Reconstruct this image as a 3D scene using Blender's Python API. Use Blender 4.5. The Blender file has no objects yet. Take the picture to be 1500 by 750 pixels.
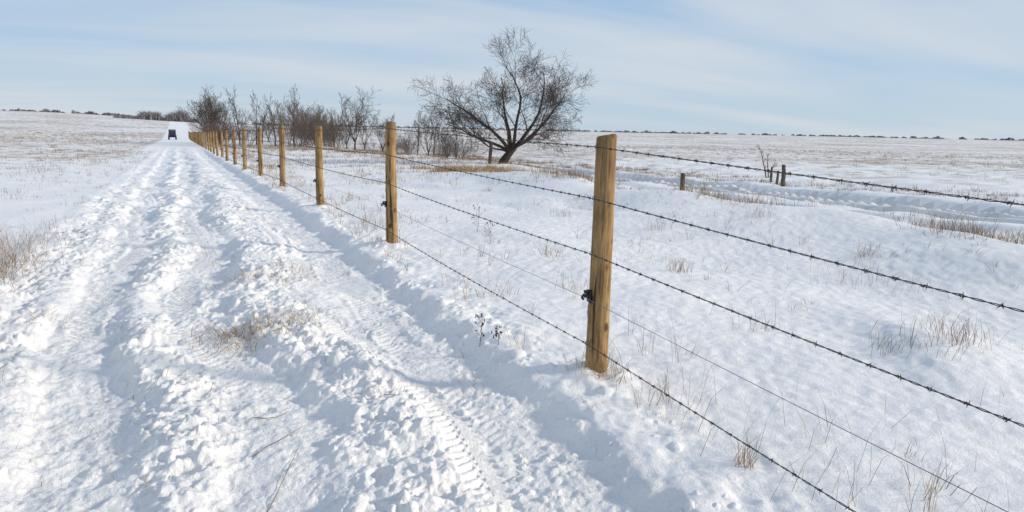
import bpy, math, random, time
import numpy as np
from mathutils import Vector, Matrix
T0=time.time()
random.seed(7); RNG=np.random.default_rng(11)
scene=bpy.context.scene
col=scene.collection
CAMZ=1.6
YAW=math.radians(24.27); PITCH=math.radians(9.77); ROLL=math.radians(1.146)

# ---------------------------------------------------------------- noise
_p=np.random.default_rng(3).permutation(256); PERM=np.concatenate([_p,_p]).astype(np.int64)
_a=np.arange(16)/16*2*np.pi; GX=np.cos(_a); GY=np.sin(_a)
def pn(x,y,seed=0):
    xi=np.floor(x).astype(np.int64); yi=np.floor(y).astype(np.int64)
    xf=x-xi; yf=y-yi
    u=xf*xf*xf*(xf*(xf*6-15)+10); v=yf*yf*yf*(yf*(yf*6-15)+10)
    def g(i,j,dx,dy):
        h=PERM[PERM[(i+seed*37)&255]+(j&255)]&15
        return GX[h]*dx+GY[h]*dy
    a=g(xi,yi,xf,yf); b=g(xi+1,yi,xf-1,yf); c=g(xi,yi+1,xf,yf-1); d=g(xi+1,yi+1,xf-1,yf-1)
    return (a+(b-a)*u)*(1-v)+(c+(d-c)*u)*v
def fbm(x,y,s,o=3,seed=0,g=.5):
    r=0;a=1
    for k in range(o):
        r=r+a*pn(x/s*2**k,y/s*2**k,seed+k*5); a*=g
    return r*1.4
def clods(x,y,cell,seed,prob=.6,rmin=.15,rmax=.55):
    X=x/cell; Y=y/cell
    xi=np.floor(X).astype(np.int64); yi=np.floor(Y).astype(np.int64)
    out=np.zeros_like(X)
    for i in(-1,0,1):
        for j in(-1,0,1):
            h=PERM[PERM[(xi+i+seed*29)&255]+((yi+j)&255)]
            h2=PERM[(h+seed*13+7)&255]; h3=PERM[(h2+91)&255]; h4=PERM[(h3+53)&255]
            px=xi+i+h/255.; py=yi+j+h2/255.
            R=rmin+(rmax-rmin)*(h3/255.)**2
            ang=h4/255*3.1416; ca=np.cos(ang); sa=np.sin(ang)
            dx=X-px; dy=Y-py
            d2=(dx*ca+dy*sa)**2+((dy*ca-dx*sa)*1.5)**2
            hh=np.sqrt(np.clip(R*R-d2,0,None))
            out=np.maximum(out,np.where(h4/255.<prob,hh,0))
    return out*cell
def sm(a,b,x):
    t=np.clip((x-a)/(b-a),0,1); return t*t*(3-2*t)
def band(x,c,hw,e): return sm(hw+e,hw,np.abs(x-c))

# ---------------------------------------------------------------- terrain
YP=[-60,-10,-1,3.9,8.8,13.7,18.6,23.6,28.5,34,45,60,100,160,230,350,500,3000]
ZP=[-1.72,-1.7,-1.68,-1.52,-1.44,-1.46,-1.53,-1.60,-1.67,-1.76,-1.92,-2.1,-2.6,-3.35,-3.0,-1.0,-.5,-.5]
_yy=np.arange(-60,700,.5); _zz=np.interp(_yy,YP,ZP); _k=np.exp(-.5*(np.arange(-8,9)/3.)**2); _k/=_k.sum()
_zz=np.convolve(np.pad(_zz,8,mode='edge'),_k,'valid')
def track_x(x,y): return x+1.35*sm(60,160,y)+.05*pn(y/3.1,y*0+.5,4)*1.5
def fence_x(y): return 2.35-.0085*(np.clip(y,8.8,34)-8.8)
def height(x,y,full=True):
    x=np.asarray(x,float); y=np.asarray(y,float)
    r=np.hypot(x,y)
    z=np.interp(y,_yy,_zz)
    z=z+ .05*sm(-1,-30,x)+ .5*sm(-20,-120,x)
    ew=x+.9*pn(y/6.,y*0+.3,9)+.25*pn(x/1.5,y/1.5,39)-6.5*sm(22,36,y)
    dw=5.*sm(17,28,y)
    z=z-.66*sm(0,1,(ew-8.8)/(1.2+dw))+.32*np.exp(-((ew-8.3)/np.where(ew<8.3,1.5,.8))**2)*(1+.35*pn(x/2.,y/2.5,19))*sm(27,17,y)+.38*sm(24,40,x)
    az=np.degrees(np.arctan2(x,y))
    left=np.where(np.abs(az)<100,sm(7,-9,az),1.)
    tgt=4.9*left-.9*(1-left)+ 1.1*fbm(x+50,y,260,3,2)*(.35+.65*left)
    z=z+(tgt-z)*sm(170,620,r)
    z=z-sm(650,2500,r)*6
    tx=track_x(x,y)
    ontr=sm(-1.6,-1.15,tx)*sm(2.1,1.80,tx)
    off=1-ontr
    z=z+ .09*fbm(x,y,7,2,1)*(.3+.7*off)*sm(2.0,5,np.abs(tx-.3)+off*.6)
    # off-track detail
    z=z+off*(.036*fbm(x,y,1.9,3,21,.42))*sm(160,20,r)
    z=z+off*.10*np.clip(fbm(x*1.0+y*.25,y*.5,1.7,2,31)-.16,0,1)*sm(2.3,3.4,x)*sm(90,30,r)*sm(32,22,y)
    z=z+.07*np.clip(fbm(x*.9+y*.3,y*.7,3.6,2,37)-.1,0,1)*sm(3.2,5,x)*sm(120,30,r)*sm(30,20,y)
    # low raised drift
    u_=(x-4.85)*.55+(y-3.45)*.84; v_=-(x-4.85)*.84+(y-3.45)*.55
    z=z+.12*np.exp(-(u_/.95)**2)*np.where(v_>0,np.exp(-(v_/.30)**2),np.exp(-(v_/.65)**2))
    nr=r<90
    if np.any(nr):
        X=x[nr];Y=y[nr];TX=tx[nr];O=off[nr];RR=r[nr]
        rip=pn((X*.8-Y*.6)/.10+1.2*pn(X/.5,Y/.5,5),(X*.6+Y*.8)/.22,7)
        z[nr]+=O*.0052*rip*sm(28,6,RR)*(1+1.1*pn(X,Y,3))
        z[nr]+=O*.007*fbm(X,Y,.12,2,14)*sm(28,6,RR)
        # rut structure
        bw=.38*pn(X*0+.5,Y/3.2,40)*sm(2.4,1.2,np.abs(TX-.2)+.9)+.12*pn(X/1.3,Y/1.5,43)
        w=bw+.11*pn(X/.6,Y/.5,41)+.04*pn(X/.16,Y/.16,42)
        t=TX+w
        mod=lambda s,a=.9:np.clip(.9+a*pn(X/1.0,Y/1.7,s)*1.5,.1,1.8)
        d=np.zeros_like(X)
        d-=.045*sm(-1.65,-1.1,t)*sm(2.0,1.78,t)
        wo=TX+.16*pn(X/.9,Y/.8,140)+.11*pn(X/.35,Y/.3,141)+.06*pn(X/.12,Y/.12,142)
        wv=.06+.07*np.clip(.5+pn(X/.9,Y/.9,144)*1.3,0,1)
        d-=.062*sm(1.05,1.38,t)*sm(1.90+wv,1.80-wv*.3,wo)*np.clip(1+.5*pn(X/1.2,Y/1.9,101),.6,1.3)
        d+=.024*sm(1.80,1.98,wo)*sm(2.45,2.05,wo)*np.clip(.3+1.8*pn(X/.5,Y/.5,8),-.3,1.4)
        d+=.018*fbm(X,Y,.22,3,147)*sm(1.6,1.9,wo)*sm(2.7,2.3,wo)
        lump=.6+1.3*pn(X/.45,Y/.7,6)
        d+=.042*band(t,.76,.12,.26)*lump*mod(102,.6)
        d-=.050*band(t,.20,.17,.20)*mod(103)
        d+=.028*band(t,-.19,.06,.18)*(.6+1.2*pn(X/.4,Y/.6,16))*mod(104)
        d-=.052*band(t,-.62,.19,.20)*mod(105)
        d+=.026*band(t,-1.04,.08,.16)*mod(106)
        d+=.034*band(t,-1.5,.08,.25)*(.6+1.3*pn(X/.5,Y/.4,18))
        inr=np.clip(band(t,.20,.15,.10)*mod(103)+band(t,-.62,.17,.10)*mod(105),0,1)
        tr=sm(-1.75,-1.3,t)*sm(1.95,1.84,wo)
        tread=np.zeros_like(X); tz=np.zeros_like(X)
        wt=TX+bw
        for c,a0,a1,am in((1.16,1.6,14,1.),(-.62,4.0,24,1),(.20,4.2,20,.9),(.52,8.,30,.8),(1.52,3,12,.6)):
            cc=c+.05*np.sin(Y/1.9+c*5)
            m=band(wt,cc,.105,.04)*sm(a0,a0+1.,Y)*sm(a1,a1-2,Y)*sm(-.30,-.02,pn(X/.45,Y/.85,71+int(c*10)))
            ch=np.abs(wt-cc)*.55
            s=np.sin((Y+ch+.02*pn(X/.1,Y/.2,73))/.075*2*np.pi)
            tz+=m*am*(.009*np.clip(s*1.4,-1,1)*(np.abs(wt-cc)>.014)-.012); tread=np.maximum(tread,m*am)
        smooth_rut=sm(1.22,1.36,t)*sm(1.95,1.8,wo)
        packed=np.maximum(sm(.05,.4,pn(X/.8,Y/1.6,171)+.08),inr*.8)
        rough=tr*(1-.50*smooth_rut)*(1-.82*tread)*(1-.55*packed)
        d+=tz
        d+=tr*.020*fbm(X,Y,.8,2,51)*(1-.6*tread)*(1-.5*smooth_rut)
        d+=rough*.022*fbm(X,Y,.38,3,52)
        d+=rough*.026*fbm(X,Y,.19,3,61,.62)
        d+=rough*.011*fbm(X,Y,.06,2,66,.7)
        hol=clods(X,Y,.62,5,.6,.12,.34)
        d-=rough*.24*hol
        hol=clods(X+5,Y+2,.30,6,.65,.15,.36)
        d-=rough*.30*hol
        hol=clods(X+7,Y+1,.17,16,.6,.15,.36)
        d-=rough*.34*hol
        lz=sm(1.72,1.95,wo)*sm(2.6,2.1,wo)*sm(40,10,RR)
        d+=.36*clods(X+2,Y+7,.24,9,.4,.10,.36)*lz+.6*clods(X+1,Y+4,.09,12,.5,.15,.5)*lz*sm(-.1,.3,pn(X/.5,Y/.5,19)+.1)
        nn=(RR<30)&(tr>.01)
        if np.any(nn):
            amt=(rough[nn]*1.+.14*tr[nn])*sm(30,8,RR[nn])
            edge=np.clip(band(t[nn],.76,.2,.2)+band(t[nn],-.19,.1,.15)*.8+band(t[nn],-1.1,.15,.2)*.6+smooth_rut[nn]*.4,0,1)
            m2=sm(-.05,.35,pn(X[nn]/.6,Y[nn]/.6,81)+.38*edge-.04)
            d[nn]+=amt*m2*(.50*clods(X[nn],Y[nn],.16,1,.5)+.7*clods(X[nn]+9,Y[nn],.075,2,.6))
            d[nn]+=amt*.45*clods(X[nn],Y[nn]+3,.035,3,.45)
            d[nn]+=amt*edge*.35*clods(X[nn]+4,Y[nn]+3,.30,4,.45,.12,.38)
        ph=((Y-3.88)/4.94); ph=np.abs(ph-np.round(ph))*4.94
        rp=np.hypot(ph,X-fence_x(Y))
        d+=.05*sm(.34,.07,rp)*(.8+.8*pn(X/.12,Y/.12,33))*(Y<45)
        z[nr]+=d*sm(90,50,RR)
    rx=x+.6*pn(y/9,y*0,12)
    for c in(18.5,19.5,20.7,21.7):
        z=z-.17*band(rx,c,.24,.28)
    z=z+.16*band(rx,17.3,.3,.6)*sm(32,24,y)+.16*band(rx,22.8,.3,.6)
    z=z+.06*fbm(x,y,.9,2,91)*band(x,20.1,1.9,.5)*sm(90,40,r)
    z=z+.08*fbm(x,y,2.2,2,92)*sm(10,12,ew)*sm(120,40,r)
    return z+CAMZ
def H(x,y): return float(height(np.array([x],float),np.array([y],float))[0])

def mesh_np(name,co,faces,mat,normals=None,smooth=True):
    me=bpy.data.meshes.new(name)
    n=len(co); f,k=faces.shape
    me.vertices.add(n); me.vertices.foreach_set('co',np.ascontiguousarray(co,dtype=np.float32).ravel())
    me.loops.add(f*k); me.loops.foreach_set('vertex_index',faces.astype(np.int32).ravel())
    me.polygons.add(f); me.polygons.foreach_set('loop_start',(np.arange(f)*k).astype(np.int32))
    me.polygons.foreach_set('use_smooth',np.full(f,smooth))
    me.update(calc_edges=True); me.validate()
    if mat: me.materials.append(mat)
    if normals is not None: me.normals_split_custom_set_from_vertices(normals.tolist())
    return me
def newobj(name,me,parent=None,**props):
    o=bpy.data.objects.new(name,me); col.objects.link(o)
    if parent is not None: o.parent=parent
    for k,v in props.items(): o[k]=v
    return o

# ---------------------------------------------------------------- materials
def mat_new(name,rough=.8,spec=.3):
    m=bpy.data.materials.new(name); m.use_nodes=True
    nt=m.node_tree; b=nt.nodes['Principled BSDF']; b.inputs['Roughness'].default_value=rough
    b.inputs['Specular IOR Level'].default_value=spec
    return m,nt,b
def N(nt,t,**k):
    n=nt.nodes.new(t)
    for a,v in k.items():
        if a in n.inputs: n.inputs[a].default_value=v
        else: setattr(n,a,v)
    return n
def ramp(nt,stops):
    r=nt.nodes.new('ShaderNodeValToRGB'); e=r.color_ramp.elements
    while len(e)<len(stops): e.new(.5)
    for q,(p,c) in zip(e,stops): q.position=p; q.color=(*c,1)
    return r
def noise(nt,vec,scale,detail=3,rough=.5):
    n=N(nt,'ShaderNodeTexNoise',Scale=scale,Detail=detail,Roughness=rough); nt.links.new(vec,n.inputs['Vector']); return n
def mapping(nt,vec,sc,rot=(0,0,0)):
    m=N(nt,'ShaderNodeMapping'); m.inputs['Scale'].default_value=sc; m.inputs['Rotation'].default_value=rot
    nt.links.new(vec,m.inputs['Vector']); return m.outputs[0]

def snow_material(name,kind='field'):
    track=kind=='track'
    m,nt,b=mat_new(name,.55,.25); L=nt.links.new
    g=N(nt,'ShaderNodeNewGeometry'); P=g.outputs['Position']
    n1=noise(nt,P,1.3,4,.55); n2=noise(nt,P,7,4,.6)
    lo={'field':(.80,.81,.83),'track':(.76,.775,.80),'road':(.56,.56,.57)}[kind]
    c=ramp(nt,[(.25,lo),(.6,(.89,.885,.88) if kind!='road' else (.76,.757,.755)),(1,(.93,.92,.91))])
    L(n1.outputs[0],c.inputs[0])
    at=N(nt,'ShaderNodeAttribute',attribute_name='grass')
    ns=noise(nt,mapping(nt,P,(1,.8,1)),.8 if not track else 9,9,.74)
    nb=noise(nt,P,.035,5,.6)
    ad=N(nt,'ShaderNodeMath',operation='MULTIPLY_ADD'); L(at.outputs['Fac'],ad.inputs[0]); ad.inputs[1].default_value=.30; L(ns.outputs[0],ad.inputs[2])
    ad2=N(nt,'ShaderNodeMath',operation='MULTIPLY_ADD'); L(nb.outputs[0],ad2.inputs[0]); ad2.inputs[1].default_value=.38; L(ad.outputs[0],ad2.inputs[2])
    mr=N(nt,'ShaderNodeMapRange',interpolation_type='SMOOTHSTEP'); L(ad2.outputs[0],mr.inputs[0]); mr.inputs[1].default_value=.87; mr.inputs[2].default_value=1.12
    mul=N(nt,'ShaderNodeMath',operation='MULTIPLY'); L(mr.outputs[0],mul.inputs[0]); L(at.outputs['Fac'],mul.inputs[1])
    gc=ramp(nt,[(.3,(.25,.18,.12)),(.55,(.39,.295,.20)),(.8,(.54,.44,.33))]); L(n2.outputs[0],gc.inputs[0])
    mx=N(nt,'ShaderNodeMix',data_type='RGBA'); L(mul.outputs[0],mx.inputs[0]); L(c.outputs[0],mx.inputs[6]); L(gc.outputs[0],mx.inputs[7])
    L(mx.outputs[2],b.inputs['Base Color'])
    f1=noise(nt,P,60,4,.65); f2=noise(nt,P,240,2,.6)
    bp=N(nt,'ShaderNodeBump'); bp.inputs['Strength'].default_value=.7; bp.inputs['Distance'].default_value=.016 if track else .010
    L(f1.outputs[0],bp.inputs['Height'])
    bp2=N(nt,'ShaderNodeBump'); bp2.inputs['Strength'].default_value=.5; bp2.inputs['Distance'].default_value=.003
    L(f2.outputs[0],bp2.inputs['Height']); L(bp.outputs[0],bp2.inputs['Normal']); L(bp2.outputs[0],b.inputs['Normal'])
    return m
M_snow=snow_material('wind_packed_snow'); M_track=snow_material('churned_snow','track'); M_road=snow_material('packed_road_snow','road')

def tint_mat(name,stops,rough=.8):
    m,nt,b=mat_new(name,rough,.2)
    at=N(nt,'ShaderNodeAttribute',attribute_name='tint'); r=ramp(nt,stops)
    nt.links.new(at.outputs['Fac'],r.inputs[0]); nt.links.new(r.outputs[0],b.inputs['Base Color']); return m
M_grass=tint_mat('dry_grass_straw',[(0,(.13,.08,.045)),(.35,(.25,.165,.085)),(.7,(.39,.275,.145)),(1,(.50,.37,.20))])
M_brown=tint_mat('dry_weed_brown',[(0,(.09,.06,.04)),(.5,(.19,.125,.08)),(1,(.32,.22,.135))])
M_wood_far=tint_mat('far_woodland_hazed_bark',[(0,(.15,.145,.16)),(1,(.25,.235,.24))])  # bark colour lightened to paint distance haze into the far trees
def bark(name,a,bc,s=14):
    m,nt,b=mat_new(name,.9,.15); tc=N(nt,'ShaderNodeTexCoord')
    n=noise(nt,mapping(nt,tc.outputs['Object'],(1,1,.3)),s,5,.65); r=ramp(nt,[(.3,a),(.7,bc)])
    nt.links.new(n.outputs[0],r.inputs[0]); nt.links.new(r.outputs[0],b.inputs['Base Color'])
    bp=N(nt,'ShaderNodeBump'); bp.inputs['Distance'].default_value=.02; nt.links.new(n.outputs[0],bp.inputs['Height']); nt.links.new(bp.outputs[0],b.inputs['Normal'])
    return m
M_bark=bark('dark_furrowed_bark',(.03,.023,.019),(.085,.063,.05))
M_twig=bark('grey_brown_twigs',(.055,.043,.037),(.12,.096,.082),3)
M_twig2=bark('pale_brown_twigs',(.10,.08,.07),(.19,.16,.14),2)
M_oldwood=bark('weathered_grey_wood',(.05,.04,.035),(.17,.14,.11),25)
M_seed=bark('dark_seed_heads',(.05,.03,.02),(.14,.085,.05),60)
M_stem=bark('dry_straw_stem',(.16,.11,.06),(.34,.25,.14),60)

def post_material():
    m,nt,b=mat_new('peeled_yellow_post_wood',.8,.2); L=nt.links.new
    tc=N(nt,'ShaderNodeTexCoord'); oi=N(nt,'ShaderNodeObjectInfo')
    add=N(nt,'ShaderNodeVectorMath',operation='ADD'); L(tc.outputs['Object'],add.inputs[0]); L(oi.outputs['Location'],add.inputs[1])
    V=add.outputs[0]
    gr=noise(nt,mapping(nt,V,(1,1,.05)),80,6,.7)
    big=noise(nt,mapping(nt,V,(1,1,.3)),11,6,.7)
    c1=ramp(nt,[(.36,(.10,.055,.024)),(.5,(.29,.18,.08)),(.64,(.47,.325,.165))]); L(gr.outputs[0],c1.inputs[0])
    c2=ramp(nt,[(.36,(.11,.062,.028)),(.5,(.30,.185,.082)),(.62,(.46,.315,.155))]); L(big.outputs[0],c2.inputs[0])
    mx=N(nt,'ShaderNodeMix',data_type='RGBA'); mx.inputs[0].default_value=.5; L(c1.outputs[0],mx.inputs[6]); L(c2.outputs[0],mx.inputs[7])
    vo=N(nt,'ShaderNodeTexVoronoi',Scale=7.5); L(mapping(nt,V,(1.3,1.3,.85)),vo.inputs['Vector'])
    kr=ramp(nt,[(.0,(1,1,1)),(.15,(.85,.85,.85)),(.25,(0,0,0))]); L(vo.outputs['Distance'],kr.inputs[0])
    mk=N(nt,'ShaderNodeMix',data_type='RGBA'); L(kr.outputs[0],mk.inputs[0]); L(mx.outputs[2],mk.inputs[6]); mk.inputs[7].default_value=(.07,.036,.017,1)
    cr=noise(nt,mapping(nt,V,(1,1,.03)),38,2,.4); crr=ramp(nt,[(.0,(1,1,1)),(.35,(1,1,1)),(.38,(0,0,0))]); L(cr.outputs[0],crr.inputs[0])
    m3=N(nt,'ShaderNodeMix',data_type='RGBA'); L(crr.outputs[0],m3.inputs[0]); L(mk.outputs[2],m3.inputs[6]); m3.inputs[7].default_value=(.07,.04,.02,1)
    sp=N(nt,'ShaderNodeSeparateXYZ'); L(tc.outputs['Object'],sp.inputs[0])
    wn=N(nt,'ShaderNodeMath',operation='MULTIPLY_ADD'); L(big.outputs[0],wn.inputs[0]); wn.inputs[1].default_value=.5; L(sp.outputs[2],wn.inputs[2])
    wr=N(nt,'ShaderNodeMapRange',interpolation_type='SMOOTHSTEP'); L(wn.outputs[0],wr.inputs[0]); wr.inputs[1].default_value=1.4; wr.inputs[2].default_value=1.8; wr.inputs[4].default_value=.55
    m4=N(nt,'ShaderNodeMix',data_type='RGBA'); L(wr.outputs[0],m4.inputs[0]); L(m3.outputs[2],m4.inputs[6]); m4.inputs[7].default_value=(.14,.09,.05,1)
    L(m4.outputs[2],b.inputs['Base Color'])
    bp=N(nt,'ShaderNodeBump'); bp.inputs['Strength'].default_value=.7; bp.inputs['Distance'].default_value=.005; L(gr.outputs[0],bp.inputs['Height']); L(bp.outputs[0],b.inputs['Normal'])
    return m
M_post=post_material()
def plain(name,c,rough=.5,metal=0,sc=30,var=.25):
    m,nt,b=mat_new(name,rough,.4); b.inputs['Metallic'].default_value=metal
    tc=N(nt,'ShaderNodeTexCoord'); n=noise(nt,tc.outputs['Object'],sc,3)
    r=ramp(nt,[(.3,tuple(v*(1-var) for v in c)),(.7,tuple(min(1,v*(1+var)) for v in c))])
    nt.links.new(n.outputs[0],r.inputs[0]); nt.links.new(r.outputs[0],b.inputs['Base Color']); return m
M_wire=plain('dull_barbed_wire_steel',(.055,.052,.05),.6,.2,20)
M_wire2=plain('bright_smooth_wire',(.16,.16,.16),.45,.5)
M_black=plain('black_plastic',(.012,.012,.013),.4)

# ---------------------------------------------------------------- ground sheet (polar density)
rr=np.concatenate([np.array([.02,.3,.6,.9,1.2,1.45,1.6]),
    1.72*np.exp(np.arange(0,math.log(26/1.72),.0044))])
rr=np.concatenate([rr, rr[-1]*np.exp(np.arange(.008,math.log(4000/rr[-1]),.0105))])
front=np.radians(24.27+np.linspace(-50,50,1180)); back=np.radians(24.27+np.linspace(50,310,110)[1:-1])
th=np.concatenate([front,back])
R,TH=np.meshgrid(rr,th,indexing='ij')
GXX=R*np.sin(TH); GYY=R*np.cos(TH)
GZ=height(GXX.ravel(),GYY.ravel()).reshape(R.shape)
print('terrain',R.size,time.time()-T0)
ext=lambda A:np.concatenate([A[:,-1:],A,A[:,:1]],1)
Pm=np.stack([ext(GXX),ext(GYY),ext(GZ)],-1)
dr=np.gradient(Pm,axis=0)[:,1:-1]; da=(Pm[:,2:]-Pm[:,:-2])
nrm=np.cross(da,dr); nrm/=(np.linalg.norm(nrm,axis=-1,keepdims=True)+1e-12)
nrm*=np.sign(nrm[...,2:3])
nrm=nrm.reshape(-1,3)
A=len(th); Rn=len(rr)
ii,jj=np.meshgrid(np.arange(Rn-1),np.arange(A),indexing='ij'); j2=(jj+1)%A
faces=np.stack([ii*A+jj,ii*A+j2,(ii+1)*A+j2,(ii+1)*A+jj],-1).reshape(-1,4)
co=np.stack([GXX.ravel(),GYY.ravel(),GZ.ravel()],-1)
q=co[faces[5000]]; 
if np.cross(q[1]-q[0],q[2]-q[0])[2]<0: faces=faces[:,::-1]
cx=co[faces].mean(1)
tx=track_x(cx[:,0],cx[:,1])
mtr=(tx>-1.45)&(tx<1.98)&(cx[:,1]>-40)&(cx[:,1]<420)
mrd=(cx[:,0]>18.0)&(cx[:,0]<22.2)&(cx[:,1]>-60)&(cx[:,1]<300)&~mtr
def density(x,y):
    r=np.hypot(x,y)
    a=sm(-1.6,-3,x)*(.45+.5*sm(8,60,r))
    b=sm(9.5,12,x)*(.30+.60*sm(25,50,r))*(1-.5*sm(24,18,x))
    c=sm(2.4,4,x)*(sm(35,75,r)*.85+.10)
    d=np.maximum(np.maximum(a,b),c)
    d=d*(1-.8*band(x,20.1,1.7,.5))
    return np.clip(d,0,1)
def submesh(name,mask,mat,**pr):
    f=faces[mask]; u,inv=np.unique(f.ravel(),return_inverse=True)
    c=co[u]; me=mesh_np(name,c,inv.reshape(f.shape),mat,nrm[u])
    g=density(c[:,0],c[:,1])
    tt=track_x(c[:,0],c[:,1]); intr=(tt>-1.45)&(tt<2.12)
    g=np.where(intr,.05,g)
    at=me.attributes.new('grass','FLOAT','POINT')
    if len(me.vertices)==len(g): at.data.foreach_set('value',g.astype(np.float32))
    return newobj(name,me,**pr)
submesh('ground',~mtr&~mrd,M_snow,kind='structure')
submesh('path',mtr,M_track,kind='structure')
submesh('road',mrd,M_road,kind='structure')
print('ground done',time.time()-T0)

# ---------------------------------------------------------------- tubes
class Tubes:
    def __init__(s): s.v=[];s.f=[];s.n=0
    def add(s,pts,rad,sides=6,cap=True):
        pts=[Vector(p) for p in pts]; m=len(pts)
        d0=(pts[1]-pts[0]).normalized()
        ref=Vector((0,0,1)) if abs(d0.z)<.9 else Vector((1,0,0))
        u=d0.cross(ref).normalized()
        base=s.n
        for i,p in enumerate(pts):
            d=(pts[min(i+1,m-1)]-pts[max(i-1,0)]).normalized()
            u=(u-d*u.dot(d)); u=u.normalized() if u.length>1e-6 else d.orthogonal().normalized()
            w=d.cross(u); r=rad[i] if hasattr(rad,'__len__') else rad
            for k in range(sides):
                a=2*math.pi*k/sides
                s.v.append(tuple(p+(u*math.cos(a)+w*math.sin(a))*r))
        for i in range(m-1):
            for k in range(sides):
                k2=(k+1)%sides
                s.f.append((base+i*sides+k,base+i*sides+k2,base+(i+1)*sides+k2,base+(i+1)*sides+k))
        if cap:
            s.f.append(tuple(base+k for k in range(sides))[::-1]); s.f.append(tuple(base+(m-1)*sides+k for k in range(sides)))
        s.n=len(s.v)
    def mesh(s,name,mat,smooth=True):
        me=bpy.data.meshes.new(name); me.from_pydata(s.v,[],s.f); me.materials.append(mat)
        me.polygons.foreach_set('use_smooth',[smooth]*len(me.polygons)); me.update(); return me
def box(t,c,sz,taper=1.,bev=.0):
    x,y,z=sz[0]/2,sz[1]/2,sz[2]/2; b=t.n
    for k,(zz,s) in enumerate(((-z,1),(z,taper))):
        for a,bb in((-1,-1),(1,-1),(1,1),(-1,1)): t.v.append((c[0]+a*x*s,c[1]+bb*y*s,c[2]+zz))
    t.f+= [tuple(b+i for i in q) for q in((3,2,1,0),(4,5,6,7),(0,1,5,4),(1,2,6,5),(2,3,7,6),(3,0,4,7))]
    t.n=len(t.v)

# ---------------------------------------------------------------- fence
fence=bpy.data.objects.new('barbed_wire_fence',None); col.objects.link(fence); fence.location=(2.35,3.88,H(2.35,3.88))
fence['label']='new wooden post fence with barbed wire along a snowy track'; fence['category']='fence'
bpy.context.view_layer.update()
PH=1.475; SP=4.94
def post_mesh(seed):
    rnd=random.Random(seed); sides=32; rings=46; v=[];f=[]
    hb=-.3
    kn=[(rnd.uniform(.1,1.4),rnd.uniform(0,6.28),rnd.uniform(.05,.10)) for _ in range(10)]
    zs=[hb+(PH-.016-hb)*i/(rings-4) for i in range(rings-3)]+[PH-.009,PH-.003,PH]
    for i,z in enumerate(zs):
        t=(z-hb)/(PH-hb)
        r=.072-.010*t
        r*={rings-3:.985,rings-2:.94,rings-1:.84}.get(i,1)
        for k in range(sides):
            a=2*math.pi*k/sides
            q=1+.012*math.sin(2*a+seed)+.008*math.sin(3*a+z*1.7+seed*2)
            for kz,ka,kh in kn: q+=kh*math.exp(-((z-kz)/.028)**2)*max(0,math.cos(a-ka))**6
            q+=rnd.uniform(-.005,.005)
            v.append((r*q*math.cos(a)+.010*math.sin(z*1.6+seed),r*q*math.sin(a)+.008*math.cos(z*1.3),z+(.010*math.cos(a+seed)*(i>=rings-4))))
    for i in range(rings-1):
        for k in range(sides):
            k2=(k+1)%sides; f.append((i*sides+k,i*sides+k2,(i+1)*sides+k2,(i+1)*sides+k))
    f.append(tuple((rings-1)*sides+k for k in range(sides)))
    me=bpy.data.meshes.new('fence_post'); me.from_pydata(v,[],f); me.materials.append(M_post)
    me.polygons.foreach_set('use_smooth',[len(p.vertices)==4 for p in me.polygons]); me.update(); return me
PM=[post_mesh(s) for s in range(4)]
ti=Tubes()
box(ti,(-.006,0,0),(.014,.036,.075),.9)
ti.add([(-.01,0,.0),(-.040,0,.004)],[.016,.011],10)
ti.add([(-.038,-.010,.017),(-.052,-.008,.010),(-.056,0,-.004),(-.050,.007,-.016),(-.040,.009,-.022)],.0075,8)
ti.add([(-.02,0,.026),(-.042,0,.030)],[.012,.009],8)
INS=ti.mesh('insulator',M_black)
ts=Tubes()
ts.add([(.01,0,.012),(-.010,0,.010),(-.013,0,0),(-.010,0,-.010),(.01,0,-.012)],.0022,6)
STA=ts.mesh('wire_staple',M_wire2)
WH=[1.405,1.095,.755,.49,.185]
posts=[]
finv=fence.matrix_world.inverted()
for i in range(-1,36):
    y=3.88+SP*i; x=float(fence_x(y))
    rnd=random.Random(i+50)
    x+=rnd.uniform(-.02,.02) if i>0 else 0
    zg=H(x+.35,y)+rnd.uniform(-.01,.02)*(i>1)
    if i==0: zg=CAMZ-1.50
    if i==1: zg=CAMZ-1.425
    if i==-1: zg=CAMZ-1.67
    o=newobj('post',PM[(i+1)%4],fence)
    tilt=(0,0.006) if i==0 else (rnd.uniform(-.014,.014),rnd.uniform(-.014,.014))
    yaw=rnd.uniform(0,.9)
    M=Matrix.Translation((x,y,zg))@Matrix.Rotation(tilt[0],4,'X')@Matrix.Rotation(tilt[1],4,'Y')@Matrix.Rotation(yaw,4,'Z')
    o.matrix_local=finv@M
    posts.append((x,y,zg))
    if i<14:
        q=newobj('insulator',INS,o)
        q.matrix_local=Matrix.Rotation(-yaw,4,'Z')@Matrix.Translation((-.069,-.005,WH[3]))
    if i<5:
        for w in(0,1,2,4):
            q=newobj('staple',STA,o); q.matrix_local=Matrix.Rotation(-yaw,4,'Z')@Matrix.Translation((-.074+.01*WH[w]/1.4,0,WH[w]))
def wire_path(h,off,sag):
    pts=[]
    for a,b in zip(posts[:-1],posts[1:]):
        n=80 if b[1]<20 else 8
        s=sag*random.uniform(.6,1.3)
        for k in range(n):
            t=k/n; pts.append(Vector((a[0]+(b[0]-a[0])*t-off,a[1]+(b[1]-a[1])*t,a[2]+(b[2]-a[2])*t+h-4*s*t*(1-t))))
    pts.append(Vector((posts[-1][0]-off,posts[-1][1],posts[-1][2]+h))); return pts
tilt_w=random.Random(5)
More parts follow.
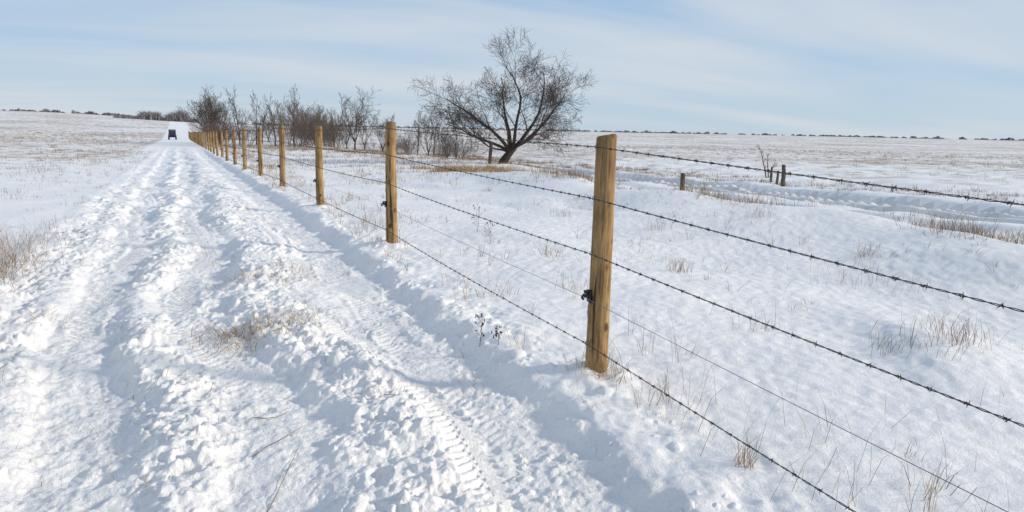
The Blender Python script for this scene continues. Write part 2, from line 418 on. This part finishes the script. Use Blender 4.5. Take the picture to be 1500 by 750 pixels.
for wi,h in enumerate(WH):
    off=.073-.010*(h/1.4)+ (.012 if wi!=3 else .052)
    pts=wire_path(h,off,.012 if wi!=4 else .02)
    t=Tubes()
    if wi==3:
        t.add(pts,.0016,5)
        me=t.mesh('smooth_wire',M_wire2); o=newobj('smooth_wire',me,fence)
    else:
        near=[p for p in pts if p.y<29]
        fine=[]
        for a,b in zip(near[:-1],near[1:]):
            n=max(2,int((b-a).length/.012)) if a.y<14 else 2
            for k in range(n): fine.append(a.lerp(b,k/n))
        for ph in(0,math.pi):
            q=[]
            for p in fine:
                if p.y<14:
                    an=p.y/.075*2*math.pi/1.6+ph; q.append(p+Vector((math.cos(an)*.0024,0,math.sin(an)*.0024)))
                else: q.append(p+Vector((0,0,.0018*math.cos(ph))))
            t.add(q,.0018,4)
        t.add([p for p in pts if p.y>=28.5],.0036,4)
        y=-.9
        while y<40:
            for a,b in zip(pts[:-1],pts[1:]):
                if a.y<=y<b.y: p=a.lerp(b,(y-a.y)/(b.y-a.y)); break
            an=tilt_w.uniform(0,6.28)
            if y<14:
                c=[p+Vector((math.cos(an+k*1.3)*.0055,(k-4)*.0022,math.sin(an+k*1.3)*.0055)) for k in range(9)]
                t.add(c,.0015,4)
            for dy,aa in((-.005,an),(.005,an+1.57)):
                d=Vector((math.cos(aa),.25*(1 if dy>0 else -1),math.sin(aa)))
                t.add([p+Vector((0,dy,0))-d*.0125,p+Vector((0,dy,0))+d*.0125],[.0013,.0013] if y<14 else [.0025,.0025],4)
            y+=.127*tilt_w.uniform(.9,1.1)
        me=t.mesh('barbed_wire',M_wire); o=newobj('barbed_wire',me,fence)
    o.matrix_local=finv
print('fence',time.time()-T0)

# ---------------------------------------------------------------- grass
def blades(name,bx,by,hh,lean,width,tint,mat,az=None,z=None,**pr):
    n=len(bx); z0=height(bx,by)-.01 if z is None else z
    if az is None: az=RNG.uniform(0,2*np.pi,n)
    fa=RNG.uniform(0,np.pi,n)
    wx=np.cos(fa)*width/2; wy=np.sin(fa)*width/2
    dx=np.cos(az)*lean*hh; dy=np.sin(az)*lean*hh
    V=np.zeros((n,5,3))
    def put(i,t,s):
        V[:,i,0]=bx+dx*t**1.8+s*wx; V[:,i,1]=by+dy*t**1.8+s*wy; V[:,i,2]=z0+hh*t*(1-.25*np.clip(lean,0,1)*t)
    put(0,0,-1);put(1,0,1);put(2,.55,.8);put(3,.55,-.8);put(4,1.,0)
    k=np.arange(n)*5
    tri=np.concatenate([np.stack([k,k+1,k+2],1),np.stack([k,k+2,k+3],1),np.stack([k+3,k+2,k+4],1)])
    me=mesh_np(name,V.reshape(-1,3),tri,mat,smooth=False)
    at=me.attributes.new('tint','FLOAT','POINT'); at.data.foreach_set('value',np.repeat(tint,5).astype(np.float32))
    return newobj(name,me,**pr)
def clumps(cx,cy,nb,h,sp,rng=RNG):
    idx=np.repeat(np.arange(len(cx)),nb)
    n=len(idx); a=rng.uniform(0,2*np.pi,n); r=sp[idx]*np.sqrt(rng.uniform(0,1,n))
    bx=cx[idx]+np.cos(a)*r; by=cy[idx]+np.sin(a)*r
    hh=h[idx]*rng.uniform(.45,1.1,n)
    return idx,bx,by,hh,a
def field(name,n,xr,yr,nb,h,sp,w,mat,dens=None,leanr=(.1,.9),tintr=(.2,1),dark=.15,jit=.25,**pr):
    cx=RNG.uniform(*xr,n); cy=RNG.uniform(*yr,n)
    k=fbm(cx,cy,2.2,3,77)+RNG.normal(0,jit,n)>(-.05 if dens is None else dens); 
    t=track_x(cx,cy); k&=~((t>-1.5)&(t<2.0)); k&=~((np.abs(cx-20.1)<2.0)&(RNG.uniform(0,1,n)<.94))
    cx=cx[k];cy=cy[k]; n=len(cx)
    nbv=RNG.integers(nb[0],nb[1]+1,n); hv=RNG.uniform(h[0],h[1],n)*RNG.uniform(.4,1.25,n); sv=RNG.uniform(sp[0],sp[1],n)
    idx,bx,by,hh,a=clumps(cx,cy,nbv,hv,sv)
    m=len(bx); ct=RNG.uniform(*tintr,n)
    tint=np.clip(ct[idx]+RNG.normal(0,dark,m),0,1)
    rdist=np.hypot(bx,by); ww=RNG.uniform(w[0],w[1],m)*(1+rdist*.045)
    return blades(name,bx,by,hh,RNG.uniform(*leanr,m),ww,tint,mat,a+RNG.normal(0,.5,m),**pr)
S=dict(kind='stuff')
field('dry_grass',440,(2.05,3.3),(1.0,32),(3,11),(.12,.38),(.02,.10),(.0018,.0032),M_grass,dens=-.15,tintr=(.1,.9),**S)
field('dry_grass',1700,(3,10),(.3,34),(2,9),(.07,.26),(.02,.10),(.0018,.0034),M_grass,dens=.14,jit=.14,leanr=(.2,1.5),tintr=(.0,.8),**S)
field('dry_grass',3400,(3,10.5),(.3,40),(1,2),(.04,.17),(.0,.05),(.0014,.0026),M_grass,dens=-.1,jit=.15,leanr=(.2,1.8),tintr=(.0,.8),**S)
field('dry_grass',4200,(8.3,12.5),(2,30),(5,16),(.12,.40),(.06,.28),(.002,.0042),M_grass,dens=.0,tintr=(.0,.7),**S)
field('dry_grass',3000,(8.8,12.5),(2,24),(5,16),(.12,.36),(.06,.28),(.002,.0042),M_brown,dens=.0,tintr=(.2,1),**S)
field('dry_grass',3600,(11,18),(0,70),(4,13),(.12,.36),(.05,.25),(.002,.0042),M_brown,dens=.08,tintr=(.3,1),**S)
field('dry_grass',3600,(22.5,28),(0,80),(6,15),(.12,.36),(.06,.3),(.002,.0042),M_brown,dens=-.08,tintr=(.2,1),**S)
field('dry_grass',9500,(24,120),(-5,150),(5,12),(.10,.32),(.1,.4),(.002,.0045),M_grass,dens=.04,tintr=(.0,.7),**S)
field('dry_grass',2400,(2.8,24),(30,95),(5,14),(.12,.38),(.1,.3),(.002,.004),M_brown,dens=.04,tintr=(.3,1),**S)
field('dry_grass',2800,(2.8,24),(26,95),(4,12),(.12,.36),(.1,.3),(.002,.004),M_grass,dens=.02,tintr=(.1,.9),**S)
field('dry_grass',2400,(2.6,14),(14,60),(3,8),(.10,.28),(.05,.2),(.002,.0035),M_grass,dens=.0,tintr=(.1,.8),**S)
field('dry_grass',5200,(-18,-1.5),(4,60),(3,10),(.06,.24),(.03,.2),(.0018,.0035),M_grass,dens=.0,tintr=(.0,.8),**S)
field('dry_grass',9500,(-90,-3),(25,220),(6,14),(.12,.34),(.15,.5),(.002,.005),M_grass,dens=.03,tintr=(.1,.8),**S)
def patch(name,c,n,spread,h,w,mat,lean=(.1,.8),tint=(.3,1),az=None):
    bx=RNG.normal(c[0],spread[0],n); by=RNG.normal(c[1],spread[1],n)
    return blades(name,bx,by,RNG.uniform(h[0],h[1],n),RNG.uniform(*lean,n),RNG.uniform(w[0],w[1],n),RNG.uniform(*tint,n),mat,az,**S)
patch('tall_dry_grass',(-1.62,8.3),300,(.16,.5),(.12,.5),(.0018,.0034),M_grass,(.3,1.8),(.0,.6))
patch('tall_dry_grass',(-1.62,8.3),200,(.16,.6),(.12,.5),(.0018,.0034),M_brown,(.3,1.8),(.0,1))
patch('tall_dry_grass',(-1.75,10.2),200,(.25,.6),(.1,.35),(.002,.004),M_brown,(.2,1.2),(.0,1))
for i in range(8):
    patch('dry_grass_clump',(posts[i+1][0]+.01,posts[i+1][1]-.05),80 if i else 170,(.08,.08),(.05,.20 if i else .19),(.002,.004),M_grass,(.3,1.2),(.2,1))
patch('dry_grass_clump',(2.5,3.4),50,(.10,.25),(.12,.38),(.0018,.003),M_grass,(.1,.8),(.2,1))
patch('dry_grass_clump',(2.38,2.55),60,(.03,.03),(.06,.22),(.002,.003),M_grass,(.1,.8),(.1,.9))
patch('dry_grass_clump',(2.6,2.2),80,(.25,.55),(.12,.48),(.0016,.0028),M_grass,(.1,.8),(.1,.9))
patch('dry_grass_clump',(3.3,2.2),36,(.5,.5),(.10,.3),(.0016,.0028),M_grass,(.1,1.2),(.1,.9))
for c,n in(((4.95,3.3),70),((4.9,6.4),80),((7.1,5.9),70),((4.05,4.3),30),((3.9,7.6),40),((6.1,8.6),60),((3.3,5.9),30),((7.6,8.2),60),((5.6,10.5),50),((4.5,3.5),40)):
    patch('dry_grass_clump',c,n,(.09,.09),(.08,.30),(.0018,.0034),M_grass,(.1,.9),(.0,.7))
patch('dry_grass_clump',(5.2,3.5),70,(.25,.2),(.06,.28),(.0018,.003),M_brown,(.1,.9),(.1,.9))
patch('dry_grass_clump',(4.7,3.3),40,(.2,.1),(.05,.2),(.0018,.003),M_brown,(.1,.9),(.1,.9))
patch('dry_grass_clump',(6.4,5.4),90,(.25,.25),(.08,.26),(.002,.003),M_brown,(.1,.8),(.2,1))
for c,n,s in(((.33,5.6),300,(.14,.16)),((.28,5.7),80,(.12,.12)),((.72,5.75),160,(.16,.12)),((.62,7.4),150,(.2,.12)),((1.0,7.8),110,(.2,.2)),((-.1,4.6),12,(.12,.1)),((-1.0,6.5),40,(.1,.15)),((.3,9),60,(.2,.4)),((-1.3,5.2),40,(.15,.3)),((.0,12.5),90,(.5,1.)),((-.6,3.9),30,(.4,.3)),((.95,4.1),25,(.12,.1)),((1.65,4.3),20,(.08,.2))):
    bx=RNG.normal(c[0],s[0],n); by=RNG.normal(c[1],s[1],n)
    blades('dry_grass_debris',bx,by,RNG.uniform(.05,.15,n),RNG.uniform(.4,2.2,n),RNG.uniform(.002,.0045,n),RNG.uniform(.1,1,n),M_brown if n in(80,110) else M_grass,None,**S)
n=260; bx=RNG.uniform(-1.2,2.0,n); by=RNG.uniform(2.2,14,n)
blades('scattered_straw',bx,by,RNG.uniform(.008,.03,n),RNG.uniform(1,6,n),RNG.uniform(.002,.004,n),RNG.uniform(0,1,n),M_brown,**S)
t=Tubes()
for a,b,c in(((.10,2.75),(.30,3.1),(.52,3.75)),((.05,3.0),(.16,2.9),(.32,3.0)),((.25,3.6),(.40,3.7),(.55,3.9)),((1.02,4.05),(1.1,4.0),(1.16,4.02)),((.3,4.1),(.42,4.0),(.5,4.15))):
    P3=[]
    for f_ in (0,.25,.5,.75,1):
        u2=(a[0]*(1-f_)**2+2*b[0]*f_*(1-f_)+c[0]*f_**2, a[1]*(1-f_)**2+2*b[1]*f_*(1-f_)+c[1]*f_**2)
        P3.append(Vector((u2[0],u2[1],H(*u2)+.010)))
    t.add(P3,[.0022,.002,.0018,.0014,.0008],5)
newobj('fallen_stems',t.mesh('fallen_stems',M_stem),kind='stuff')
print('grass',time.time()-T0)

# ---------------------------------------------------------------- weeds
def weed(x,y,h,seed,label):
    rnd=random.Random(seed); t=Tubes(); s=Tubes()
    lean=Vector((rnd.uniform(-.2,.2),rnd.uniform(-.2,.2),1))
    top=lean*h; t.add([(0,0,-.05),top*.5+Vector((.01,0,0)),top],[.0025,.002,.0012],5)
    ends=[(top,.008)]
    for k in range(9):
        f=.25+.7*k/9; p=top*f; a=rnd.uniform(0,6.28); l=h*rnd.uniform(.15,.38)
        e=p+Vector((math.cos(a)*l*.8,math.sin(a)*l*.8,l*.7)); t.add([p,p.lerp(e,.5)+Vector((0,0,-.01)),e],[.0018,.0014,.001],4); ends.append((e,rnd.uniform(.004,.008)))
    for e,r in ends:
        for q in range(3):
            c=e+Vector((rnd.uniform(-r,r),rnd.uniform(-r,r),rnd.uniform(-r*2,r)))
            s.add([c-Vector((0,0,r)),c-Vector((0,0,r*.3)),c+Vector((0,0,r*.5)),c+Vector((r*.2,0,r))],[r*.2,r*.6,r*.5,r*.1],6)
    o=newobj('dried_weed',t.mesh('weed_stalk',M_seed),label=label,category='plant',group='dried weeds standing in the snow')
    o.location=(x,y,H(x,y)); newobj('seed_head',s.mesh('seed_head',M_seed),o)
for k,(x,y,h) in enumerate([(3.66,9.3,.34),(3.62,8.7,.26),(1.88,4.72,.24),(1.98,4.6,.13)]):
    weed(x,y,h,k,'dark dried weed with seed heads poking out of the snow')

# ---------------------------------------------------------------- trees
def rotdir(d,ang,rnd):
    o=d.orthogonal().normalized(); o.rotate(Matrix.Rotation(rnd.uniform(0,6.283),3,d)); return (d*math.cos(ang)+o*math.sin(ang)).normalized()
def grow(out,rnd,p,d,L,r,lev,maxlev,kids,up,wob,lfac,taper=.78,rf=(.45,.7)):
    n=max(3,int(5-lev)+1) if lev else 8
    pts=[p.copy()]; rad=[r]; dirs=[d.copy()]
    for i in range(n):
        d=(d+Vector((rnd.gauss(0,wob),rnd.gauss(0,wob),rnd.gauss(0,wob)+up[min(lev,len(up)-1)]))).normalized()
        p=p+d*(L/n); pts.append(p.copy()); rad.append(r*(1-taper*(i+1)/n)); dirs.append(d.copy())
    out.append((lev,pts,rad))
    if lev>=maxlev: return
    k=kids[lev]
    for j in range(k):
        t=.22+.78*(j+rnd.uniform(.2,.8))/k
        i=min(n-1,int(t*n)); f=t*n-i
        q=pts[i].lerp(pts[i+1],min(1,f)); rr_=(rad[i]+(rad[i+1]-rad[i])*f)
        cd=rotdir(dirs[i],rnd.uniform(.4,1.0),rnd)
        lf=lfac[min(lev,len(lfac)-1)] if isinstance(lfac,list) else lfac
        grow(out,rnd,q,cd,L*rnd.uniform(*lf)*(1.1-.45*t),rr_*rnd.uniform(*rf),lev+1,maxlev,kids,up,wob,lfac,taper,rf)
def tree_meshes(branches,barkm,twigm,rmin,trunkpts):
    a=Tubes(); b=Tubes()
    for pts,rad in trunkpts: a.add(pts,rad,10)
    for lev,pts,rad in branches:
        rad=[max(x,rmin) for x in rad]
        if lev==0: a.add(pts,rad,8,False)
        else: b.add(pts,rad,5 if lev==1 else 3,False)
    return a.mesh('trunk',barkm),b.mesh('crown',twigm)
def put_tree(ma,mb,x,y,yaw,sc,label,name='bare_tree',group=None,cat='tree',sz=None):
    e=bpy.data.objects.new(name,None); col.objects.link(e); e.location=(x,y,H(x,y)-.03); e.rotation_euler=(0,0,yaw)
    e.scale=(sc,sc,sc*(sz or 1)); e['label']=label; e['category']=cat
    if group: e['group']=group
    newobj('trunk' if cat=='tree' else 'stem',ma,e); newobj('crown' if cat=='tree' else 'twigs',mb,e)
# hero tree; local +X points along view-right
rnd=random.Random(33); br=[]
base=Vector((-.2,0,-.2)); fork=Vector((.2,0,.62))
trunk=[([base,Vector((-.15,0,.1)),Vector((.02,.0,.4)),fork,Vector((.5,0,.95))],[.36,.26,.22,.19,.13])]
limbs=[((-.9,.1,.75),3.9,.09,fork),((-.60,-.25,1.1),4.5,.105,fork+Vector((.0,0,.05))),((-.28,.5,1.25),4.5,.095,fork+Vector((.08,0,.1))),
       ((.12,-.2,1.1),4.6,.10,fork+Vector((.15,0,.2))),((.55,.2,.85),4.5,.11,fork+Vector((.25,0,.3))),((1.,-.3,.55),4.0,.095,fork+Vector((.25,0,.3))),
       ((-1,-.3,.48),3.3,.055,fork),((1.,.5,.32),3.6,.06,fork+Vector((.22,0,.25))),((-.2,.9,.6),3.5,.055,fork),((.3,-.9,.6),3.4,.055,fork)]
for d,L,r,p in limbs:
    grow(br,rnd,p,Vector(d).normalized(),L,r,0,4,[9,7,4,3],[.02,.035,.035,.035,.03],.14,[(.38,.66),(.45,.70),(.5,.8),(.55,.85)],.80,(.32,.52))
ma,mb=tree_meshes(br,M_bark,M_twig,.005,trunk)
az=math.radians(23.65); D=38.5
put_tree(ma,mb,D*math.sin(az),D*math.cos(az),-YAW,.96,'large bare spreading tree with twisted trunk in snowy grass',sz=1.0)
print('hero',len(mb.polygons),time.time()-T0)
V_=[]
for s in range(4):
    rnd=random.Random(100+s); br=[]
    if s<2:
        tr=[([Vector((0,0,-.2)),Vector((.03,0,.5)),Vector((0,.05,1.))],[.11,.08,.07])]
        for k in range(6):
            a=k/6*6.28+rnd.uniform(-.3,.3); d=Vector((math.cos(a)*.45,math.sin(a)*.45,1)).normalized()
            grow(br,rnd,Vector((0,.02,.5+.07*k)),d,rnd.uniform(3.8,5.),.045,0,3,[8,6,4],[.06,.08,.08],.09,(.36,.56),.8,(.35,.55))
    else:
        tr=[([Vector((0,0,-.2)),Vector((0,0,1))],[.08,.065])]
        grow(br,rnd,Vector((0,0,.9)),Vector((.03,0,1)).normalized(),4.4,.06,0,3,[17,6,4],[.03,.12,.08],.05,(.28,.42),.8,(.35,.5))
        grow(br,rnd,Vector((0,0,.6)),Vector((.25,.1,1)).normalized(),3.6,.045,0,3,[12,5,4],[.03,.12,.08],.05,(.28,.42),.8,(.35,.5))
    V_.append(tree_meshes(br,M_bark,M_twig,.0075,tr))
SH=[]
for s in range(3):
    rnd=random.Random(200+s); br=[]
    for k in range(12):
        a=rnd.uniform(0,6.28); r0=rnd.uniform(0,1.1)
        d=Vector((math.cos(a)*.33,math.sin(a)*.33,1)).normalized()
        grow(br,rnd,Vector((math.cos(a)*r0,math.sin(a)*r0,-.1)),d,rnd.uniform(1.5,3.0),.018,0,2,[8,6],[.05,.08,.07],.09,(.35,.6))
    SH.append(tree_meshes(br,M_twig2,M_twig2,.0065,[]))
def pol(a,d): a=math.radians(a); return d*math.sin(a),d*math.cos(a)
TR=[(2.2,104,1,1.15),(1.8,100,0,.95),(2.7,108,1,1.05),(2.4,96,0,.9),(2.0,112,0,1.0),(4.05,92,2,1.1),(5.2,96,3,1.05),(5.6,110,2,.9),(6.5,88,2,.95),(7.0,100,3,.9),
    (7.8,92,3,1.15),(8.3,104,2,.9),(12.2,72,1,.93),(11.6,78,0,.62),(12.9,80,0,.68),(14.25,78,1,.72),(14.9,70,3,.6),
    (16.9,60,3,.62),(17.7,62,1,.68),(18.1,58,2,.6),(19.1,60,0,.5),(19.8,62,3,.6),(10.7,84,2,.7),(6.0,130,0,.8),(9.3,96,0,.7)]
rnd=random.Random(9)
for a,d,v,sc in TR:
    x,y=pol(a,d); ma_,mb_=V_[v]
    put_tree(ma_,mb_,x,y,rnd.uniform(0,6.28),sc,'small bare tree growing among brush in the snow','bare_tree','bare trees along the fence line')
for k in range(44):
    a=rnd.choice([rnd.uniform(1.7,3.0),rnd.uniform(4,11.5),rnd.uniform(7,11),rnd.uniform(11,16),rnd.uniform(15,21)])
    d=rnd.uniform(82,125) if a<11.5 else rnd.uniform(60,85)
    x,y=pol(a,d); s=rnd.choice([0,1,2])
    if a>3.5 and x<2.9+1.5: continue
    put_tree(*SH[s],x,y,rnd.uniform(0,6.28),rnd.uniform(.7,1.3)*(1.35 if 7.5<a<10.8 else (.95 if a<7.5 else .62)),'leafless brown shrub in a thicket in the snow','leafless_shrub','leafless shrubs in the thicket','shrub')
def treeline(az0,az1,d,n,h,w,mat=M_wood_far,seed=1,dj=20,thr=-.15):
    a=np.radians(RNG.uniform(az0,az1,n)); keep=fbm(np.degrees(a)*1.5,a*0+seed,1.5,4,seed)>thr; a=a[keep]; n=len(a)
    dd=d+RNG.uniform(-dj,dj,n); bx=dd*np.sin(a); by=dd*np.cos(a)
    hv=h*(.3+.9*np.clip(.5+fbm(np.degrees(a)*2,a*0+seed,1.,4,seed+3),0,1.2))*RNG.uniform(.6,1.1,n)
    blades('distant_woodland',bx,by,hv,RNG.uniform(0,.6,n),RNG.uniform(w*.4,w,n),RNG.uniform(0,1,n),mat,z=height(bx,by)-.3,**S)
def clumpwood(az0,az1,d,n,h,seed):
    a=np.radians(RNG.uniform(az0,az1,n)); u=(np.degrees(a)-az0)/(az1-az0)
    env=np.clip(np.sin(np.pi*u),0,1)**.4*(.62+.28*np.sin(u*17+seed)+.12*np.sin(u*41))*(.35+.75*u)
    dd=d+RNG.uniform(-25,25,n); bx=dd*np.sin(a); by=dd*np.cos(a)
    blades('distant_woodland',bx,by,h*env*RNG.uniform(.5,1.,n)+.5,RNG.uniform(.1,.9,n),RNG.uniform(.25,.6,n),RNG.uniform(0,1,n),M_wood_far,z=height(bx,by)-.4,**S)
clumpwood(-3.9,1.4,430,3800,10,1)
treeline(-10,-2.2,640,2400,2.8,2.6,seed=2,thr=-.4)
treeline(-30,-10,640,2000,3,2.,seed=5)
treeline(2,30,640,3000,2.2,2.6,seed=3,thr=-.5)
treeline(29,75,650,8000,1.9,3.0,seed=4,thr=-.35)
treeline(75,100,650,2000,2.,2.,seed=6)

# ---------------------------------------------------------------- old posts
def old_post(x,y,h,r,seed,lean=(0,0),label='short weathered grey post standing in snowy grass',name='weathered_post',grp='old weathered posts beside the road'):
    rnd=random.Random(seed); t=Tubes(); pts=[];rad=[]
    for i in range(9):
        q=i/8; pts.append((lean[0]*q*h+rnd.uniform(-.008,.008),lean[1]*q*h+rnd.uniform(-.008,.008),-.15+(h+.15)*q)); rad.append(r*(1.08-.16*q)*rnd.uniform(.94,1.06))
    t.add(pts,rad,12); 
    o=newobj(name,t.mesh(name,M_oldwood),label=label,category='post',group=grp); o.location=(x,y,H(x,y))
for k,(a,d,h,r) in enumerate([(37.2,24,.95,.08),(44.3,33,.9,.09),(43.85,36,.7,.06),(43.45,38.5,.75,.055),(22.4,38,1.15,.09)]):
    x,y=pol(a,d); old_post(x,y,h,r,k,(random.uniform(-.06,.06),random.uniform(-.06,.06)))
rnd=random.Random(77); br=[]
for L_,dx_ in((1.9,-.2),(1.4,-.05),(1.1,.15)):
    grow(br,rnd,Vector((dx_*.5,0,-.1)),Vector((dx_,rnd.uniform(-.2,.2),1)).normalized(),L_,.038,0,2,[7,3],[.02,.0,.0],.08,(.12,.28))
a_,b_=tree_meshes(br,M_oldwood,M_twig,.009,[])
x,y=pol(43.25,41); put_tree(a_,b_,x,y,0,1,'ragged dead leafless snag standing beside short old posts','dead_shrub',None,'shrub')

# ---------------------------------------------------------------- off-road vehicle on the track
M_paint=plain('dark_blue_vehicle_paint',(.012,.022,.07),.35,.2,5,.1); M_rub=plain('black_tyre_rubber',(.015,.015,.015),.8)
M_glass=plain('dark_tinted_glass',(.03,.04,.05),.1); M_rim=plain('grey_wheel_rim',(.3,.3,.3),.4,.7); M_red=plain('red_lamp_lens',(.5,.02,.02),.3); M_frame=plain('black_tube_frame',(.02,.02,.02),.4)
ux,uy=-1.0,158.; uz=H(ux,uy)
u=bpy.data.objects.new('utility_vehicle',None); col.objects.link(u); u.location=(ux,uy,uz)
u['label']='dark blue off-road utility vehicle with roof on snowy track'; u['category']='off-road vehicle'
t=Tubes(); box(t,(0,0,.62),(1.35,2.7,.32),.96); box(t,(0,1.0,.88),(1.2,.85,.24),.85); box(t,(0,-.95,.92),(1.32,.95,.34),1.04); box(t,(0,.05,.80),(1.3,.1,.3)); 
for sx in(-.62,.62):
    for sy in(-.92,1.0): box(t,(sx,sy,.78),(.30,.80,.12),.8)
me=t.mesh('body',M_paint,False); bo=newobj('body',me,u)
bm_=bo.modifiers.new('bevel','BEVEL'); bm_.width=.04; bm_.segments=2
t=Tubes()
for sx in(-.6,.6):
    t.add([(sx,.85,.95),(sx*.98,.35,1.82),(sx*.98,-.45,1.84),(sx,-.62,.9)],.04,8)
for sy,z in((.35,1.82),(-.45,1.84)): t.add([(-.56,sy,z),(.56,sy,z)],.03,8)
newobj('roll_cage',t.mesh('roll_cage',M_frame),u)
t=Tubes(); box(t,(0,-.05,1.90),(1.36,1.2,.10),.94); newobj('roof',t.mesh('roof',M_paint,False),u)
t=Tubes(); box(t,(0,-.48,1.42),(1.14,.03,.72)); newobj('rear_window',t.mesh('rear_window',M_glass,False),u)
t=Tubes(); box(t,(-.3,-.15,1.15),(.5,.5,.5),.8); box(t,(.3,-.15,1.15),(.5,.5,.5),.8); newobj('seat',t.mesh('seat',M_black,False),u)
tw=Tubes()
tw.add([(-.13,0,0),(-.11,0,0),(.11,0,0),(.13,0,0)],[.26,.33,.33,.26],20); WM=tw.mesh('tyre',M_rub)
tr_=Tubes(); tr_.add([(-.14,0,0),(.14,0,0)],.17,14); RM=tr_.mesh('rim',M_rim)
for sx in(-.62,.62):
    for sy in(-.92,1.0):
        w=newobj('wheel',WM,u); w.location=(sx,sy,.33); newobj('rim',RM,w)
t=Tubes(); box(t,(0,0,0),(.14,.04,.10)); TL=t.mesh('taillight',M_red,False)
for sx in(-.52,.52):
    w=newobj('taillight',TL,u); w.location=(sx,-1.45,.95)

# ---------------------------------------------------------------- light
SUN_EL=math.radians(21); SUN_AZ=math.radians(116)   # clockwise from +Y
w=bpy.data.worlds.new('World'); scene.world=w; w.use_nodes=True; nt=w.node_tree; nt.nodes.clear(); L=nt.links.new
out=N(nt,'ShaderNodeOutputWorld'); bg=N(nt,'ShaderNodeBackground'); bg.inputs['Strength'].default_value=.1
sky=N(nt,'ShaderNodeTexSky'); sky.sky_type='NISHITA'; sky.sun_disc=False; sky.sun_elevation=SUN_EL; sky.sun_rotation=SUN_AZ
sky.altitude=600; sky.air_density=1.; sky.dust_density=.6; sky.ozone_density=1.5
tc=N(nt,'ShaderNodeTexCoord'); sep=N(nt,'ShaderNodeSeparateXYZ'); L(tc.outputs['Generated'],sep.inputs[0])
za=N(nt,'ShaderNodeMath',operation='ADD'); L(sep.outputs[2],za.inputs[0]); za.inputs[1].default_value=.12
zm=N(nt,'ShaderNodeMath',operation='MAXIMUM'); L(za.outputs[0],zm.inputs[0]); zm.inputs[1].default_value=.05
dv=N(nt,'ShaderNodeVectorMath',operation='DIVIDE'); cmb=N(nt,'ShaderNodeCombineXYZ')
for k in range(3): L(zm.outputs[0],cmb.inputs[k])
L(tc.outputs['Generated'],dv.inputs[0]); L(cmb.outputs[0],dv.inputs[1])
mp=mapping(nt,dv.outputs[0],(.22,.65,0),(0,0,math.radians(30)))
c1=noise(nt,mp,1.1,5,.48); c1.inputs['Distortion'].default_value=.5
c2=noise(nt,mapping(nt,dv.outputs[0],(.3,.45,0),(0,0,math.radians(20))),.8,3,.5)
ca=N(nt,'ShaderNodeMath',operation='MULTIPLY_ADD'); L(c2.outputs[0],ca.inputs[0]); ca.inputs[1].default_value=.9; L(c1.outputs[0],ca.inputs[2])
cr=N(nt,'ShaderNodeMapRange',interpolation_type='SMOOTHSTEP'); L(ca.outputs[0],cr.inputs[0]); cr.inputs[1].default_value=.78; cr.inputs[2].default_value=1.2; cr.inputs[3].default_value=.0; cr.inputs[4].default_value=.85
hz=N(nt,'ShaderNodeMapRange',interpolation_type='SMOOTHSTEP'); L(sep.outputs[2],hz.inputs[0]); hz.inputs[1].default_value=-.02; hz.inputs[2].default_value=.5; hz.inputs[3].default_value=.0; hz.inputs[4].default_value=1
hc=ramp(nt,[(0,(5.2,6.5,7.7)),(.10,(4.5,6.1,7.9)),(.35,(3.5,5.3,7.7)),(1,(3.5,4.8,6.9))]); L(hz.outputs[0],hc.inputs[0])
m1=N(nt,'ShaderNodeMix',data_type='RGBA'); m1.inputs[0].default_value=.9; L(sky.outputs[0],m1.inputs[6]); L(hc.outputs[0],m1.inputs[7])
m2=N(nt,'ShaderNodeMix',data_type='RGBA'); L(cr.outputs[0],m2.inputs[0]); L(m1.outputs[2],m2.inputs[6]); m2.inputs[7].default_value=(6.7,7.15,7.65,1)
L(m2.outputs[2],bg.inputs[0]); L(bg.outputs[0],out.inputs[0])
ld=bpy.data.lights.new('sun','SUN'); ld.energy=3.7; ld.angle=math.radians(5); ld.color=(1,.88,.72)
lo=bpy.data.objects.new('sun',ld); col.objects.link(lo)
sd=Vector((math.sin(SUN_AZ)*math.cos(SUN_EL),math.cos(SUN_AZ)*math.cos(SUN_EL),math.sin(SUN_EL)))
lo.rotation_euler=sd.to_track_quat('Z','Y').to_euler()

# ---------------------------------------------------------------- camera
cd=bpy.data.cameras.new('camera'); cd.sensor_width=36; cd.lens=25.92; cd.clip_start=.05; cd.clip_end=6000
cam=bpy.data.objects.new('camera',cd); col.objects.link(cam)
fw=Vector((math.sin(YAW)*math.cos(PITCH),math.cos(YAW)*math.cos(PITCH),-math.sin(PITCH)))
r0=Vector((math.cos(YAW),-math.sin(YAW),0)); u0=r0.cross(fw)
Rv=r0*math.cos(ROLL)+u0*math.sin(ROLL); Uv=u0*math.cos(ROLL)-r0*math.sin(ROLL)
cam.matrix_world=Matrix(((Rv.x,Uv.x,-fw.x,0),(Rv.y,Uv.y,-fw.y,0),(Rv.z,Uv.z,-fw.z,CAMZ),(0,0,0,1)))
scene.camera=cam
scene.view_settings.view_transform='Standard'; scene.view_settings.look='None'; scene.view_settings.exposure=0
print('done',time.time()-T0)
